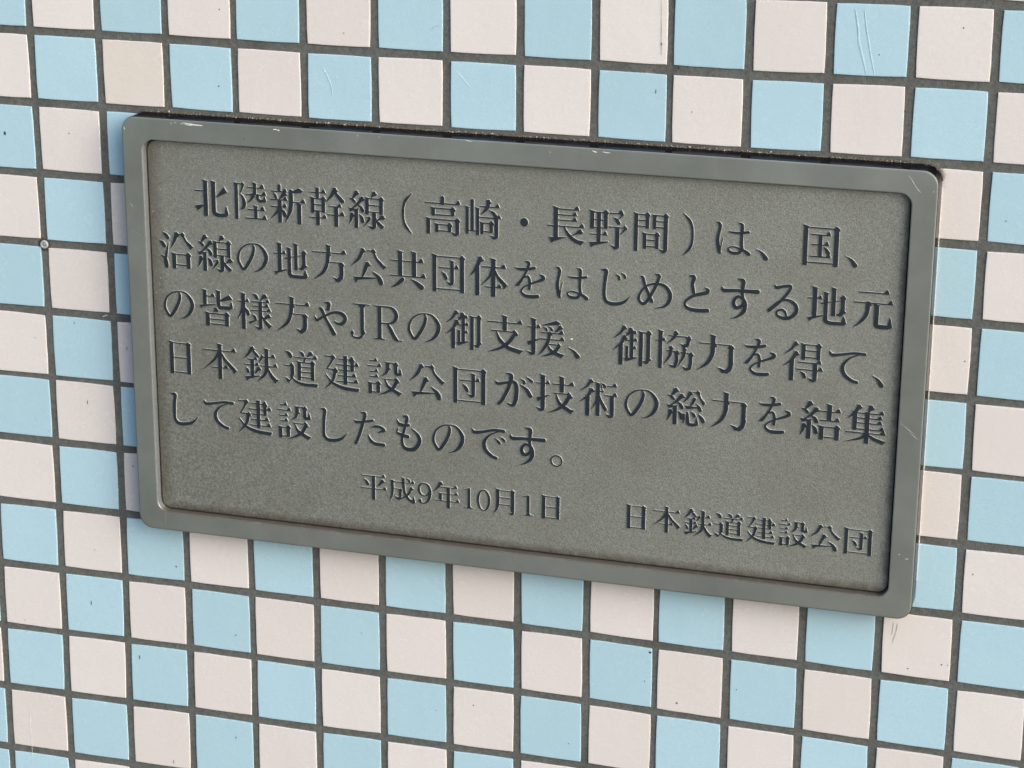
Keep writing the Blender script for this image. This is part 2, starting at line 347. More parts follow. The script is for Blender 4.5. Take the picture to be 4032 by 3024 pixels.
sweep('rim', [(off(0, .010), .0000), (off(0, .010), .0182), (off(.00025, .0098), .0187), (off(.0008, .0095), .01895), (off(.0015, .009), ZF),
              (inn(-.0009, .0085), ZF), (inn(-.0003, .008), .01885), (inn(0, .0078), .0184), (inn(.0001, .0077), .0115)],
      [M['rim'], M['edge'], M['bevel']], [1, 1, 0, 0, 0, 2, 2, 2], plaque)
ZP = .0140
def pan(o, r): return rrect(IX0 + o, IX1 - o, IY0 + o, IY1 - o, r)
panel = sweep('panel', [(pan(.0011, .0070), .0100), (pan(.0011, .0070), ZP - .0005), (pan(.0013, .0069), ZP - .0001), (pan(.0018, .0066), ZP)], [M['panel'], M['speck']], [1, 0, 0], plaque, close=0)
sweep('back_plate', [(inn(-.004, .011), .0020), (inn(-.004, .011), .0100)], [M['speck']], [0], plaque, close=0)

# raised characters: every stroke is laid out on a 100-unit square, merged into one outline and given height
# stroke data, 100 x 100 em, y down
COMP={
'ito':"c 22 3 5 17 12 4 9 22 1;c 3 19 1 11 23 3.5 17 29 3.5;c 38 18 5 28 31 4 16 42 2.5 5 49 1.5;p 0 45 20 47 28 45 28 48 16 51 4 56;c 27 36 1 34 42 4 39 51 5;b 21 49 99 5.2;c 9 63 5 6 76 3.5 1 89 .6;c 30 62 1 36 70 4.5 39 80 5",
'kozato':"v 6 4 99 5;t 6 27 7;p 21 7 26 2 33 9 28 15 23 14;c 28 9 3.5 23 22 2.8 17 33 1;c 16 32 1 26 42 3.5 30 55 5.5 28 66 5 19 73 1.2",
'niji':"v 8 0 100 6;k 92 4 98 6;t 8 92 5;t 8 92 49;t 8 92 94",
'kuchi':"v 8 0 100 5;k 88 3 98 5;t 8 88 6;t 8 88 88",
'gon':"h 20 72 4 .75;h 0 98 19 .8;h 17 76 35 .75;h 17 76 50 .75;v 20 66 100 5;k 76 66 96 5;t 20 76 69;t 20 76 94",
'ru':"p 40 6 55 3 58 9 36 14",
'te':"v 20 0 92 5.5;g 20 97;h 0 42 24 .8;p 0 62 42 52 42 54 12 68 4 74",
'gyou':"c 34 3 4.5 22 18 3 1 32 .8;c 36 28 5 24 45 3.5 0 62 .8;b 24 45 100 5.5",
'ki':"v 22 0 100 5.5;h 0 44 24 .8;c 21 26 4.5 14 50 3 0 74 .8;c 26 40 1 34 48 4.5 39 57 5",
}
G={
'北':"v 33 1 99 6;t 0 30 31;p 0 72 29 67 29 70 8 86;v 57 2 82 6;c 57 78 6 58 87 6 66 93 5.2 80 94 5.2 92 92 5.2;p 88 93 93 69 95 69 101 90 97 96;p 89 17 99 31 66 47 65 45",
'陸':"@kozato 0 0 100 100;v 64 1 32 5;h 42 94 15;h 36 100 33;c 57 34 5 54 44 3.5 38 56 .8;c 73 34 4 73 42 4 80 48 3.8 92 47 3.8;p 88 48 93 36 95 36 100 47 95 52;v 66 60 94 5.2;h 41 94 72;h 34 100 94.5",
'新':"c 26 1 4.5 26 13 4.5;h 3 48 16 .9;c 9 20 1 14 26 3.5 17 34 3.5;c 40 20 5 33 29 3.5 25 37 .8;h 0 49 38 .9;b 27 38 99 5.2;h 2 47 57 .9;c 26 58 5 17 73 3.5 1 89 .6;c 28 62 1 37 70 4.5 41 79 5;p 82 3 94 11 88 16 56 19 56 17;c 59 14 5.5 59 45 5.5 55 68 5 42 98 .6;h 60 100 42;v 82 43 100 5.5",
'幹':"b 22 1 28 4.8;h 0 46 14 .9;v 8 26 68 4.8;k 39 28 66 4.8;t 8 39 30;t 8 39 46;t 8 39 62;h 0 48 80 .9;b 23 62 100 5.2;c 72 3 5.5 64 18 4.5 46 38 .6;c 70 5 2 80 18 4.5 95 33 5;p 88 30 100 30 92 40;h 56 92 48 .9;h 50 100 70;b 76 48 100 5.6",
'線':"@ito 0 0 100 100;c 72 2 5 65 14 1.5;v 52 13 60 5;k 92 15 58 5;t 52 92 17;t 52 92 35;t 52 92 53;b 72 53 95 5.2;g 72 98;c 58 66 1 58 72 4 50 84 2 42 94 .6;p 46 68 58 66 62 68 46 70;c 95 64 5 85 72 2 78 76 .8;c 75 66 1 82 80 4 94 91 5;p 86 86 100 88 93 98",
'（':"c 92 0 1 30 22 6.5 14 50 10 30 78 6.5 92 100 1",
'）':"c 8 0 1 70 22 6.5 86 50 10 70 78 6.5 8 100 1",
'高':"c 49 3 5.5 49 16 5.5;h 0 100 17;v 23 27 50 5;k 78 29 48 5;t 23 78 30;t 23 78 47;v 9 55 98 5.2;k 91 57 92 5.2;t 9 91 59;g 91 98;v 33 69 93 4.8;k 69 70 90 4.8;t 33 69 72;t 33 69 88",
'崎':"v 6 18 90 4.2;b 20 0 82 4.2;v 35 20 92 4.2;t 6 34 81;c 65 3 5 61 20 5 44 38 .6;h 42 96 17 .9;c 68 26 1 78 32 4 84 39 5;h 38 100 45 .9;v 47 56 88 4.4;k 73 57 84 4.4;t 47 73 59;t 47 73 81;b 87 46 94 5.2;g 87 98",
'・':"c 50 50 9.5 50.5 50.5 9.5",
'長':"v 22 1 88 5.8;h 22 86 7;h 22 80 22 .9;h 22 80 36 .9;h 0 100 52;p 3 82 52 80 20 92 10 98;c 88 62 5 74 71 2 64 75 .8;c 44 53 1.5 56 72 4 72 86 5 90 93 5;p 86 86 101 88 90 100",
'野':"v 7 1 50 5;k 43 3 48 5;t 7 43 6;t 7 43 26;t 7 43 46;b 25 6 88 5;h 2 48 64 .9;p 0 85 50 80 50 83 14 93 5 99;h 54 90 6;c 87 8 3 80 17 1.5 74 21 1;c 64 17 1 72 23 4 77 31 4.5;t 50 93 42;p 88 42 92 35 101 43 98 48;c 95 44 3.5 88 53 2 82 60 .8;b 74 42 95 5.4;g 74 98",
'間':"v 6 1 99 5.4;k 39 3 40 5;t 6 39 5;t 6 39 20;t 6 39 35;v 60 3 40 5;k 93 3 94 5.6;t 60 93 5;t 60 93 20;t 60 93 35;g 92 98;v 32 50 92 5;k 68 52 90 5;t 32 68 54;t 32 68 69;t 32 68 85",
'は':"c 6 5 1.5 12 8 3.5 15 18 4.5 11 40 4 9 60 4.5 13 88 4.5 16 96 3.5;c 16 88 2.5 20 66 1.2 24 50 .6;c 40 31 1.5 50 33 3 70 33 3.5 92 29 4;c 66 4 1.5 74 8 4 75 18 4.5 74 60 4 76 80 4.5;c 76 78 4.5 68 92 4.5 52 94 4.5 40 88 3 40 80 2 52 75 2 70 80 3 84 86 4.5 94 94 5.5",
'、':"c 10 8 1 50 38 10 76 78 17",
'国':"v 7 0 99 5.8;k 92 4 98 6.2;t 7 92 6;t 7 92 91;h 22 76 23 .9;h 24 72 47 .9;h 20 78 76 .9;b 48 23 76 5;c 58 52 1 66 59 4 71 66 4.5",
'沿':"c 12 4 1 20 10 4.5 26 17 5;c 2 27 1 10 32 4.5 15 40 5;c 28 30 .6 22 55 3 19 68 4;c 5 66 1 15 71 3.5 18 80 6 20 94 5.5;c 52 6 5.5 46 22 4.5 34 46 .6;t 56 68 6;p 64 5 70 0 77 8 72 12 66 11;c 70 8 3 80 24 3 92 36 5;p 84 32 102 37 92 46;v 43 56 99 5.6;k 85 58 97 5.6;t 43 85 60;t 43 85 88",
'の':"c 53 6 1.5 56 18 4 52 40 5 38 70 5.5 22 92 5 12 84 4 3 60 4 10 30 3 30 10 2.5 52 4 2 75 8 3.2 93 30 5.5 97 52 6.2 88 76 5.5 72 92 3.2 52 100 .5",
'地':"v 17 1 84 5.6;h 0 36 32 .8;p 0 83 40 74 40 77 12 87 4 94;t 32 46 44;v 46 13 82 5;c 46 78 5.5 47 88 5.4 56 94 4.8 90 94 4.8;p 86 94 92 74 94 74 101 92 96 99;p 34 42 92 30 92 32.5 34 45;v 66 0 76 5;k 90 23 62 5;c 90 60 5.4 84 70 5 74 70 .8",
'方':"v 48 0 24 5.4;h 0 100 22;c 47 24 5.5 44 50 5 32 76 4.5 3 99 .6;t 46 84 48;k 86 50 78 5.6;c 86 76 5.8 84 88 6 76 96 6 ;p 60 88 76 94 80 101 70 101",
'公':"c 33 5 5 22 28 4.5 0 50 .6;t 44 62 6;p 57 5 64 0 71 8 68 12 60 12;c 64 8 3 72 26 3 88 44 5;p 82 38 101 46 92 55;c 46 42 5.5 38 62 4.5 30 82 1.5;p 6 80 72 78 72 81 20 88 12 97;c 62 64 1.5 76 76 5 82 86 6.5 84 93 6",
'共':"v 30 1 68 5.6;v 68 1 68 5.6;h 4 94 28;h 0 100 67;c 38 72 1 34 78 5.5 20 90 3.5 4 99 .6;c 60 74 1 76 84 5 88 93 6.5",
'団':"v 7 0 99 5.8;k 93 4 98 6.2;t 7 93 6;t 7 93 91;h 20 82 35 .9;v 62 14 74 5.2;g 62 79;c 30 46 1 38 54 4.5 43 62 5",
'体':"c 27 4 5.5 16 28 4.5 0 50 .6;b 19 26 99 5.6;h 30 96 24;v 62 1 99 5.8;c 60 26 3.5 50 50 3 28 72 .6;c 64 26 1.5 74 48 4 92 66 5;p 84 62 101 67 90 78;h 40 84 75 .9",
'を':"c 36 1 1.5 46 4 4.5 46 12 4.5 34 36 3.5 14 64 4 4 68 2;c 2 20 1 14 23 3.5 40 22 4.2 66 17 4;c 10 64 3.5 26 48 2 44 42 3 50 56 4.5 49 74 4.5;c 84 34 1.5 96 42 5.5 84 50 4 50 62 2.5 30 72 2.5 22 84 3.2 36 95 4.5 60 96 5 78 94 4.5",
'じ':"c 4 3 1.5 18 6 5.5 16 24 5.5 13 50 5 13 76 5 22 93 5 46 97 5 74 90 4.2 96 72 .6;c 50 14 1 58 20 3.5 60 26 4;c 66 9 1 74 14 3.5 78 20 4",
'め':"c 52 3 1.5 62 6 4 60 18 4.5 48 48 4.2 26 84 4.5 14 88 4 6 78 3.5 8 62 3.2 24 40 3 50 30 3 78 34 4.5 94 54 5.5 92 76 5 78 92 3.2 52 99 .6;c 10 12 1.5 16 16 4 22 36 4 34 62 4.2 42 80 5",
'と':"c 22 2 1.5 38 6 6.5 33 24 6 38 46 6;c 80 32 1.5 92 40 5.5 80 47 5.5 40 56 4.5 12 72 4 8 86 4.2 26 95 5 60 97 5.5 92 95 5.5",
'す':"c 2 24 1.5 8 32 4.5 40 30 4 94 29 5;c 44 1 1.5 56 6 5 55 24 4.5 55 44 4.2 62 60 5 60 78 5 46 92 3 28 100 .6;c 54 48 2.5 44 44 3.2 34 54 4 34 66 4.5 42 72 4.5 54 66 4 58 56 3",
'る':"c 22 6 1.5 28 13 4.5 50 8 4 72 6 4.5 68 20 4.5 40 52 4.5 6 78 5.5;c 14 70 4 40 50 3 68 46 3.8 90 58 5.5 94 76 6 78 93 5.5 56 98 5 34 92 3.5 32 80 2.8 46 74 3 58 80 3.5 62 92 3.5",
'元':"h 11 89 9;h 0 100 35;c 36 36 5.5 33 62 5 22 80 4 1 99 .6;v 58 36 84 6;c 58 80 6 59 90 5.8 66 93 5.5 88 93 5.5;p 86 93 92 68 94 68 100 92 94 98",
'皆':"v 17 0 42 5.2;h 17 46 18 .8;p 0 43 48 37 48 39 10 48 6 52;v 57 0 40 5.2;c 57 36 5.5 60 46 5 70 46 5 88 46 5;p 86 47 94 30 96 30 99 46 92 50;p 88 10 98 22 60 31 58 28;c 48 52 5 42 60 1;v 24 60 98 5.6;k 80 62 96 5.6;t 24 80 64;t 24 80 79;t 24 80 92",
'様':"@ki 0 0 78 100;c 47 2 1 54 6 4.2 58 12 4.5;c 80 4 5 68 18 1.5;h 42 94 22 .85;h 44 92 34 .85;h 38 98 46 .85;b 67 20 92 5;g 67 97;c 44 58 1 50 64 3.5 52 70 3.5;p 32 78 36 84 58 72 57 70;c 90 58 4.5 80 66 3.5 74 70 .8;c 70 58 1 80 74 4 92 86 5;p 84 80 101 84 92 94",
'や':"c 34 3 1.5 46 6 5 44 22 5;c 3 46 1.5 10 56 4.2 30 44 3.2 60 30 3.5 84 32 5 94 44 5.5 88 58 5 74 62 4 62 56 1.5;c 16 22 1 24 24 4.5 36 50 4 50 74 5 60 92 6;c 44 20 3 36 26 1",
'J':"p 22 2 98 2 98 5 22 5;b 62 3 80 8;c 62 76 8 60 90 5 42 97 3 18 94 2.5 12 86 2.5;c 14 84 6.5 15 84.5 6.5;p 44 5 80 5 74 11 50 11",
'R':"p 0 2 50 2 50 5 0 5;b 20 3 97 6.5;p 0 95 38 95 38 98 0 98;c 22 4 2 55 4.5 2.4 72 12 5 79 27 6.5 72 42 5 54 50 2.4 24 51 1.8;c 48 51 2.5 58 66 5.5 72 88 5.8 82 96 4;p 76 95 100 95 100 98 76 98;p 12 5 28 5 26 9 14 9;p 14 91 26 91 32 95 8 95",
'御':"@gyou 0 0 82 100;c 46 8 5 40 18 3.5 32 26 .8;h 34 62 17 .7;h 32 64 36 .7;b 49 18 80 4.6;b 36 50 84 3.6;h 50 62 56 .65;p 28 82 64 77 64 79.5 34 91;v 74 10 100 5;k 94 11 82 5;t 74 94 13;c 94 78 5 90 88 5 80 87 .8",
'支':"v 49 0 40 5.8;h 0 98 19;t 12 74 42;p 70 40 76 36 84 45 80 50;c 78 45 5 62 68 5 38 86 4 3 99 .6;c 26 44 1.2 36 66 4.5 58 84 5.2 88 92 5.5;p 82 86 101 88 90 100",
'援':"@te 0 0 84 100;p 78 2 90 9 84 13 40 18 40 16;c 44 22 1 50 26 3 52 30 3;c 58 20 1 64 24 3 66 28 3.2;c 88 18 4.5 80 28 3 74 32 .8;h 38 98 36 .9;h 34 100 53 .9;c 60 37 4.5 56 58 4.2 44 80 3.5 30 97 .6;t 56 84 66;p 80 66 84 61 91 68 88 72;c 86 69 4 74 84 4.5 60 92 3.5 38 100 .6;c 54 68 1 66 84 4.5 90 94 5;p 84 88 100 90 91 101",
'協':"v 12 0 99 5;h 0 26 27 .8;c 52 4 4.5 48 16 4 30 34 .6;t 34 84 13;k 86 14 24 4.2;c 86 22 4.5 82 34 4.5 76 35 4;p 64 30 76 36 78 39 70 39;c 40 43 4.2 38 62 3.8 22 88 .6;t 28 54 52;k 56 53 76 4.2;c 56 74 4.2 52 90 4 47 91 3;p 36 86 48 90 50 95 42 95;c 75 43 4.2 74 62 3.8 58 92 .6;t 64 90 54;k 93 55 78 4.2;c 93 76 4.4 90 92 4.4 84 94 3.5;p 70 88 84 94 88 99 78 99",
'力':"v 41 0 30 5.8;c 41 26 5.8 39 54 5.4 26 78 4.5 0 99 .6;t 4 88 25;k 89 28 74 5.6;c 90 72 6 86 88 6 78 96 6;p 54 86 74 92 80 101 66 101",
'得':"@gyou 0 0 84 100;v 49 2 44 4.8;k 87 4 42 4.8;t 49 87 5;t 49 87 20;t 49 87 37;h 36 96 51 .9;h 32 100 69 .9;b 80 51 94 5.2;g 80 98;c 44 75 1 51 81 4 54 88 4.2",
'て':"c 2 6 1.5 9 16 5 34 12 4 66 5 4 94 6 5;c 78 9 1.5 54 22 2.8 38 46 4.6 42 72 5.2 62 90 5 76 95 5",
'日':"v 9 0 100 8.8;k 89 4 98 9;t 8 90 5;t 8 90 49;t 8 90 94",
'本':"v 50 0 100 5.6;h 2 98 20;c 48 22 4 34 46 3.5 0 76 .6;c 52 22 1.5 66 46 4.2 90 70 5.2;p 84 66 101 72 90 82;h 26 74 68 .9",
'鉄':"c 25 3 5 16 18 4 0 36 .6;c 26 8 2 34 18 3.8 41 26 4;h 12 40 36 .8;h 2 44 52 .8;b 25 36 88 4.8;c 6 60 1 11 68 3.5 12 73 3.5;c 43 60 4.5 36 70 3 32 76 .8;p 2 86 46 80 46 82.5 16 92 8 98;c 54 22 1.5 53 28 3.5 44 44 .6;v 67 1 50 5.2;h 52 92 26 .9;h 46 98 52 .9;c 67 50 5.2 62 74 4.5 38 98 .6;c 68 54 1.5 78 76 4.5 90 90 5.5;p 82 84 101 88 90 100",
'道':"c 5 3 1 15 9 5 19 16 5.4;h 0 27 43 .8;c 24 44 5 24 66 5 20 76 3;p 2 76 16 84 14 92 6 88;p 14 84 24 74 24 78 14 90;c 22 76 1.5 36 87 3.2 60 93 4.2 84 93 4.6;p 82 88 101 88.5 97 98 82 97.5;c 47 1 1 54 6 4 57 11 4.2;c 80 3 4.5 70 14 1.5;h 32 100 18 .95;c 64 18 3 60 28 2.5;v 45 28 82 5;k 85 29 80 5;t 45 85 31;t 45 85 44;t 45 85 58;t 45 85 73",
'建':"t 2 24 5;p 18 4 26 0 33 8 28 13 20 12;c 26 9 3.5 18 24 2.4 8 40 1.5;t 6 28 40;k 31 40 50 4.4;c 31 44 4.4 26 66 4.2 16 80 3 1 96 .6;c 4 56 1 18 74 3 36 84 4.2 58 90 4.8 84 92 4.8;p 82 87 101 88 97 98 82 96.5;h 40 86 10 .9;h 34 100 26 .9;h 40 84 40 .01;k 81 10 42 4.8;h 40 92 56 .9;h 36 98 72 .9;b 61 0 80 5.4",
'設':"@gon 0 0 42 100;v 60 4 24 5;c 60 20 5 56 34 3.5 42 46 .6;t 60 80 6;k 83 7 26 4.8;c 83 24 4.8 84 36 4.4 94 37 4.4;p 90 38 95 22 97 22 101 38 96 42;t 48 82 54;p 78 52 84 47 92 56 88 61;c 86 57 4.8 76 76 4.8 58 90 3.6 32 101 .6;c 52 56 1 62 76 4 90 92 5.2;p 84 86 101 90 91 101",
'が':"c 30 1 1.5 42 8 5.2 36 40 4.6 20 78 4.4 10 92 4.5;c 2 28 1.5 8 34 4.2 32 28 3.6 50 26 5 56 42 5.4 54 76 5.2 46 94 4.6 34 90 2;c 66 32 1.5 82 44 4.4 92 62 5.4;c 66 14 1 74 20 3.4 76 26 3.8;c 82 8 1 90 14 3.4 95 19 3.8",
'技':"@te 0 0 84 100;v 67 1 44 5.4;h 42 100 23 .95;t 46 84 47;p 80 46 86 41 93 50 90 55;c 88 51 5 76 72 5 58 88 3.8 32 100 .6;c 52 50 1.2 62 74 4.4 90 92 5.4;p 84 86 101 88 91 100",
'術':"@gyou 0 0 84 100;h 30 66 30 .01;v 48 6 98 5;c 48 34 3.2 42 60 2.4 30 82 .6;c 50 38 1.2 58 60 3.8 68 78 4.6;c 56 8 1 64 12 3.4 66 16 4;h 72 99 14 .9;h 66 100 40 .9;b 86 40 94 5.2;g 86 99;c 56 14 2 60 28 1",
'総':"@ito 0 0 100 100;c 60 8 4.4 54 22 3.4 42 36 .6;t 66 80 6;p 75 5 81 0 87 7 84 11 77 11;c 82 8 2.4 88 22 2.6 95 32 4;p 90 29 101 34 95 41;c 72 24 4 66 38 3 60 46 1.5;p 46 44 84 46 84 48 52 54;c 78 38 1 84 46 4 88 54 4.2;c 44 70 4 45 84 2.8 44 92 1.5;c 54 64 3 55 84 4.8 58 94 4.4 68 96 4.4 76 94 4.2;p 74 94 78 76 80 76 84 94 78 99;c 64 60 1 70 66 3.6 73 72 4;c 84 66 1 92 76 4.6 96 84 5",
'結':"@ito 0 0 100 100;v 70 2 46 5.4;h 44 98 22 .95;h 46 96 46 .95;v 52 60 98 5.4;k 90 61 96 5.4;t 52 90 63;t 52 90 90",
'集':"c 30 3 5 20 20 4 2 36 .6;c 60 3 5.5 54 18 2;v 21 16 66 5.2;h 24 94 20 .95;h 24 90 33 .9;h 24 90 46 .9;h 24 96 62 .95;b 52 16 99 5.6;h 0 100 72;c 50 73 4 36 86 3.4 0 97 .6;c 54 73 1.5 68 84 4 90 92 5;p 84 87 101 89 92 99",
'し':"c 6 3 1.5 19 7 5.5 17 26 5.2 15 56 5 16 82 5 30 95 5 58 94 5 80 86 4 98 70 .6",
'た':"c 24 1 1.5 36 5 5 30 30 4.6 16 72 4.6 6 94 4.8;c 2 26 1 10 31 4 32 28 3.6 60 22 3.8;c 56 42 1.5 70 38 3.6 86 40 4 96 48 4.6 86 52 3 76 56 1;c 46 66 1.2 52 80 3.8 66 90 4.6 94 92 5",
'も':"c 30 1 1.5 46 6 6 38 32 5 26 66 5 30 88 5 48 96 5.5 76 92 6.5 94 72 7.5 90 54 5.5 66 36 1.5;c 6 14 1.5 16 26 5 40 28 4.4 54 26 3.5;c 10 38 1.5 6 50 3 24 56 4.5 50 60 5",
'で':"c 2 8 1.5 10 18 5.4 34 14 4.4 66 5 4.4 94 6 5;c 78 9 1.5 54 22 2.8 38 46 4.8 42 72 5.4 60 90 5 72 95 5;c 70 32 1 78 40 3.6 82 46 4;c 84 26 1 92 32 3.6 96 38 4",
'。':"o 50 50 38 9",
'平':"h 5 95 7;c 12 20 1 22 30 4.6 28 40 5.4;c 84 22 5.4 76 34 4.2 64 44 .8;h 0 100 56;b 50 7 100 5.8",
'成':"c 10.2 18 4.9 11 50 5 8 76 3.6 0 98 .6;v 10 14 40 5;h 10 98 20;h 14 38 48 .01;k 42 49 72 4.8;c 42 70 4.8 40 84 4.6 32 85 4.6;p 20 76 32 82 36 90 28 90;v 54 0 26 5.4;c 54 20 5.2 58 56 4.6 74 84 4.8 92 94 5.4;p 88 92 94 74 96 74 101 96 94 102;c 86 40 5 72 66 4 34 94 .6;c 68 3 1 76 9 4 78 14 4.4",
'9':"o2 46 32 42 31 3 13;c 80 24 7.5 84 40 8.5 82 62 8.5 70 84 6 48 97 3 24 96 2.5;c 18 88 8.5 18.5 88.5 8.5;c 20 94 3 36 98 3",
'年':"c 26 3 5.6 16 20 4.4 0 38 .6;h 22 92 18;v 26 42 70 5;h 26 94 44;h 0 100 72;b 57 18 100 5.8",
'1':"b 54 2 96 10;p 20 95 92 95 92 98.5 20 98.5;p 14 8 54 2 54 6 16 11;p 44 88 64 88 74 95 34 95",
'0':"o2 50 50 42 48 3.5 13",
'月':"c 18 8 6.9 18 50 7 14 78 5 0 99 .6;v 18 0 30 7;k 84 4 90 7.2;t 18 86 6;t 18 86 34;t 18 86 62;g 86 98",
}

def cr(P,n=7):
    P=np.array(P,float)
    if len(P)==2: return P
    Q=np.r_[[2*P[0]-P[1]],P,[2*P[-1]-P[-2]]];out=[]
    for i in range(1,len(Q)-2):
        for k in range(n):
            t=k/n
            out.append(.5*((2*Q[i])+(-Q[i-1]+Q[i+1])*t+(2*Q[i-1]-5*Q[i]+4*Q[i+1]-Q[i+2])*t*t+(-Q[i-1]+3*Q[i]-3*Q[i+1]+Q[i+2])*t**3))
    out.append(P[-1]);return np.array(out)
def expand(s,T=lambda x,y:(x,y),out=None):
    out=[] if out is None else out
    for st in s.split(';'):
        a=st.split()
        if a[0][0]=='@':
            x0,y0,x1,y1=map(float,a[1:5])
            expand(COMP[a[0][1:]],lambda x,y,T=T:T(x0+x*(x1-x0)/100,y0+y*(y1-y0)/100),out);continue
        f=list(map(float,a[1:]));o=a[0]
        if o=='c':
            P=[(*T(f[i],f[i+1]),f[i+2]) for i in range(0,len(f),3)];out.append(('c',cr(P)))
            if P[0][2]>=4.2 and P[1][0]<P[0][0]-.5 and P[1][1]>P[0][1]+1 and P[-1][2]<3:
                x,y,r=P[0];out.append(('p',np.array([(x-1.0*r,y-1.0*r),(x+1.9*r,y+.55*r),(x+1.5*r,y+1.0*r),(x+.3*r,y+1.7*r),(x-.9*r,y+.9*r)])))
        elif o=='p': out.append(('p',np.array([T(f[i],f[i+1]) for i in range(0,len(f),2)])))
        elif o in 'ht':
            (x0,y),(x1,_)=T(f[0],f[2]),T(f[1],f[2]);h=1.5
            out.append(('p',np.array([(x0,y-h),(x1-2,y-h),(x1-2,y+h),(x0,y+h)])))
            if o=='h':
                k=f[3] if len(f)>3 else 1
                if k>.1: out.append(('p',np.array([(x1-15*k,y-h),(x1-7.5*k,y-h-8.5*k),(x1-4.5*k,y-h-8*k),(x1,y+h-1),(x1,y+h),(x1-15*k,y+h)])))
                else: pass
        elif o in 'vkb':
            (x,y0),(_,y1)=T(f[0],f[1]),T(f[0],f[2]);r=f[3] if len(f)>3 else 5.5
            c=1.6
            out.append(('p',np.array([(x-r,y0+(2 if o=='v' else 0)),(x+r,y0+(3 if o=='v' else 0)),(x+r,y1-c),(x+r-c,y1),(x-r+c,y1),(x-r,y1-c)])))
            if o=='v': out.append(('p',np.array([(x-r-2.5,y0),(x-r,y0-.3),(x+r+2.5,y0+3.2),(x+r,y0+6),(x-r,y0+6)])))
            if o=='k': out.append(('p',np.array([(x-r-3,y0+2),(x-r+4,y0-4.5),(x-r+7,y0-4),(x+r+3.5,y0+3.5),(x+r,y0+8),(x-r,y0+8)])))
        elif o=='g':
            x,y=T(f[0],f[1])
            out.append(('c',cr([(x+.3,y-8,5.0),(x-1,y-4.5,4.8),(x-5,y-2.5,3.0)])));out.append(('p',np.array([(x-18,y-9),(x-5,y-5.5),(x,y-1),(x-4,y+2),(x-9,y+1)])))
        elif o=='o':
            x,y=T(f[0],f[1]);R=f[2]
            P=[(x+R*math.cos(t),y+R*math.sin(t),f[3]/2) for t in np.linspace(0,2*math.pi,33)];out.append(('c',np.array(P)))
        elif o=='o2':
            x,y=f[0],f[1];RX,RY=f[2],f[3]
            P=[((x+(RX-f[5]/2)*math.cos(t)),(y+(RY-f[4]/2)*math.sin(t)),(f[4]+(f[5]-f[4])*abs(math.cos(t))**1.3)/2) for t in np.linspace(0,2*math.pi,41)];out.append(('c',np.array(P)))
    return out
GN=240;GM=8.0;XS=np.linspace(-GM,100+GM,GN);GX,GY=np.meshgrid(XS,XS)
def field(ch,ax=1.0):
    F=np.full((GN,GN),-20.0)
    for k,P in expand(G[ch]):
        P=P.copy()
        pad=9 if k=='p' else 3+P[:,2].max()
        x0,x1=P[:,0].min()-pad,P[:,0].max()+pad;y0,y1=P[:,1].min()-pad,P[:,1].max()+pad
        i0,i1=np.searchsorted(XS,[x0,x1]);j0,j1=np.searchsorted(XS,[y0,y1])
        X=GX[j0:j1,i0:i1];Y=GY[j0:j1,i0:i1]
        if X.size==0: continue
        if k=='p':
            a=0.5*np.sum(P[:,0]*np.roll(P[:,1],-1)-np.roll(P[:,0],-1)*P[:,1])
            if a<0:P=P[::-1]
            f=np.full(X.shape,1e9);ins=np.zeros(X.shape,bool)
            for A,B in zip(P,np.roll(P,-1,0)):
                d=B-A;L2=(d**2).sum()
                if L2<1e-9: continue
                t=np.clip(((X-A[0])*d[0]+(Y-A[1])*d[1])/L2,0,1)
                f=np.minimum(f,np.hypot(X-A[0]-t*d[0],Y-A[1]-t*d[1]))
                if abs(d[1])>1e-9: ins^=((A[1]>Y)!=(B[1]>Y))&(X<d[0]*(Y-A[1])/d[1]+A[0])
            f=np.where(ins,f,-f)
        else:
            f=np.full(X.shape,-1e9)
            for A,B in zip(P[:-1],P[1:]):
                d=B[:2]-A[:2];L2=max((d**2).sum(),1e-9)
                t=np.clip(((X-A[0])*d[0]+(Y-A[1])*d[1])/L2,0,1)
                f=np.maximum(f,A[2]+(B[2]-A[2])*t-np.hypot(X-A[0]-t*d[0],Y-A[1]-t*d[1]))
        F[j0:j1,i0:i1]=np.maximum(F[j0:j1,i0:i1],f)
    return F

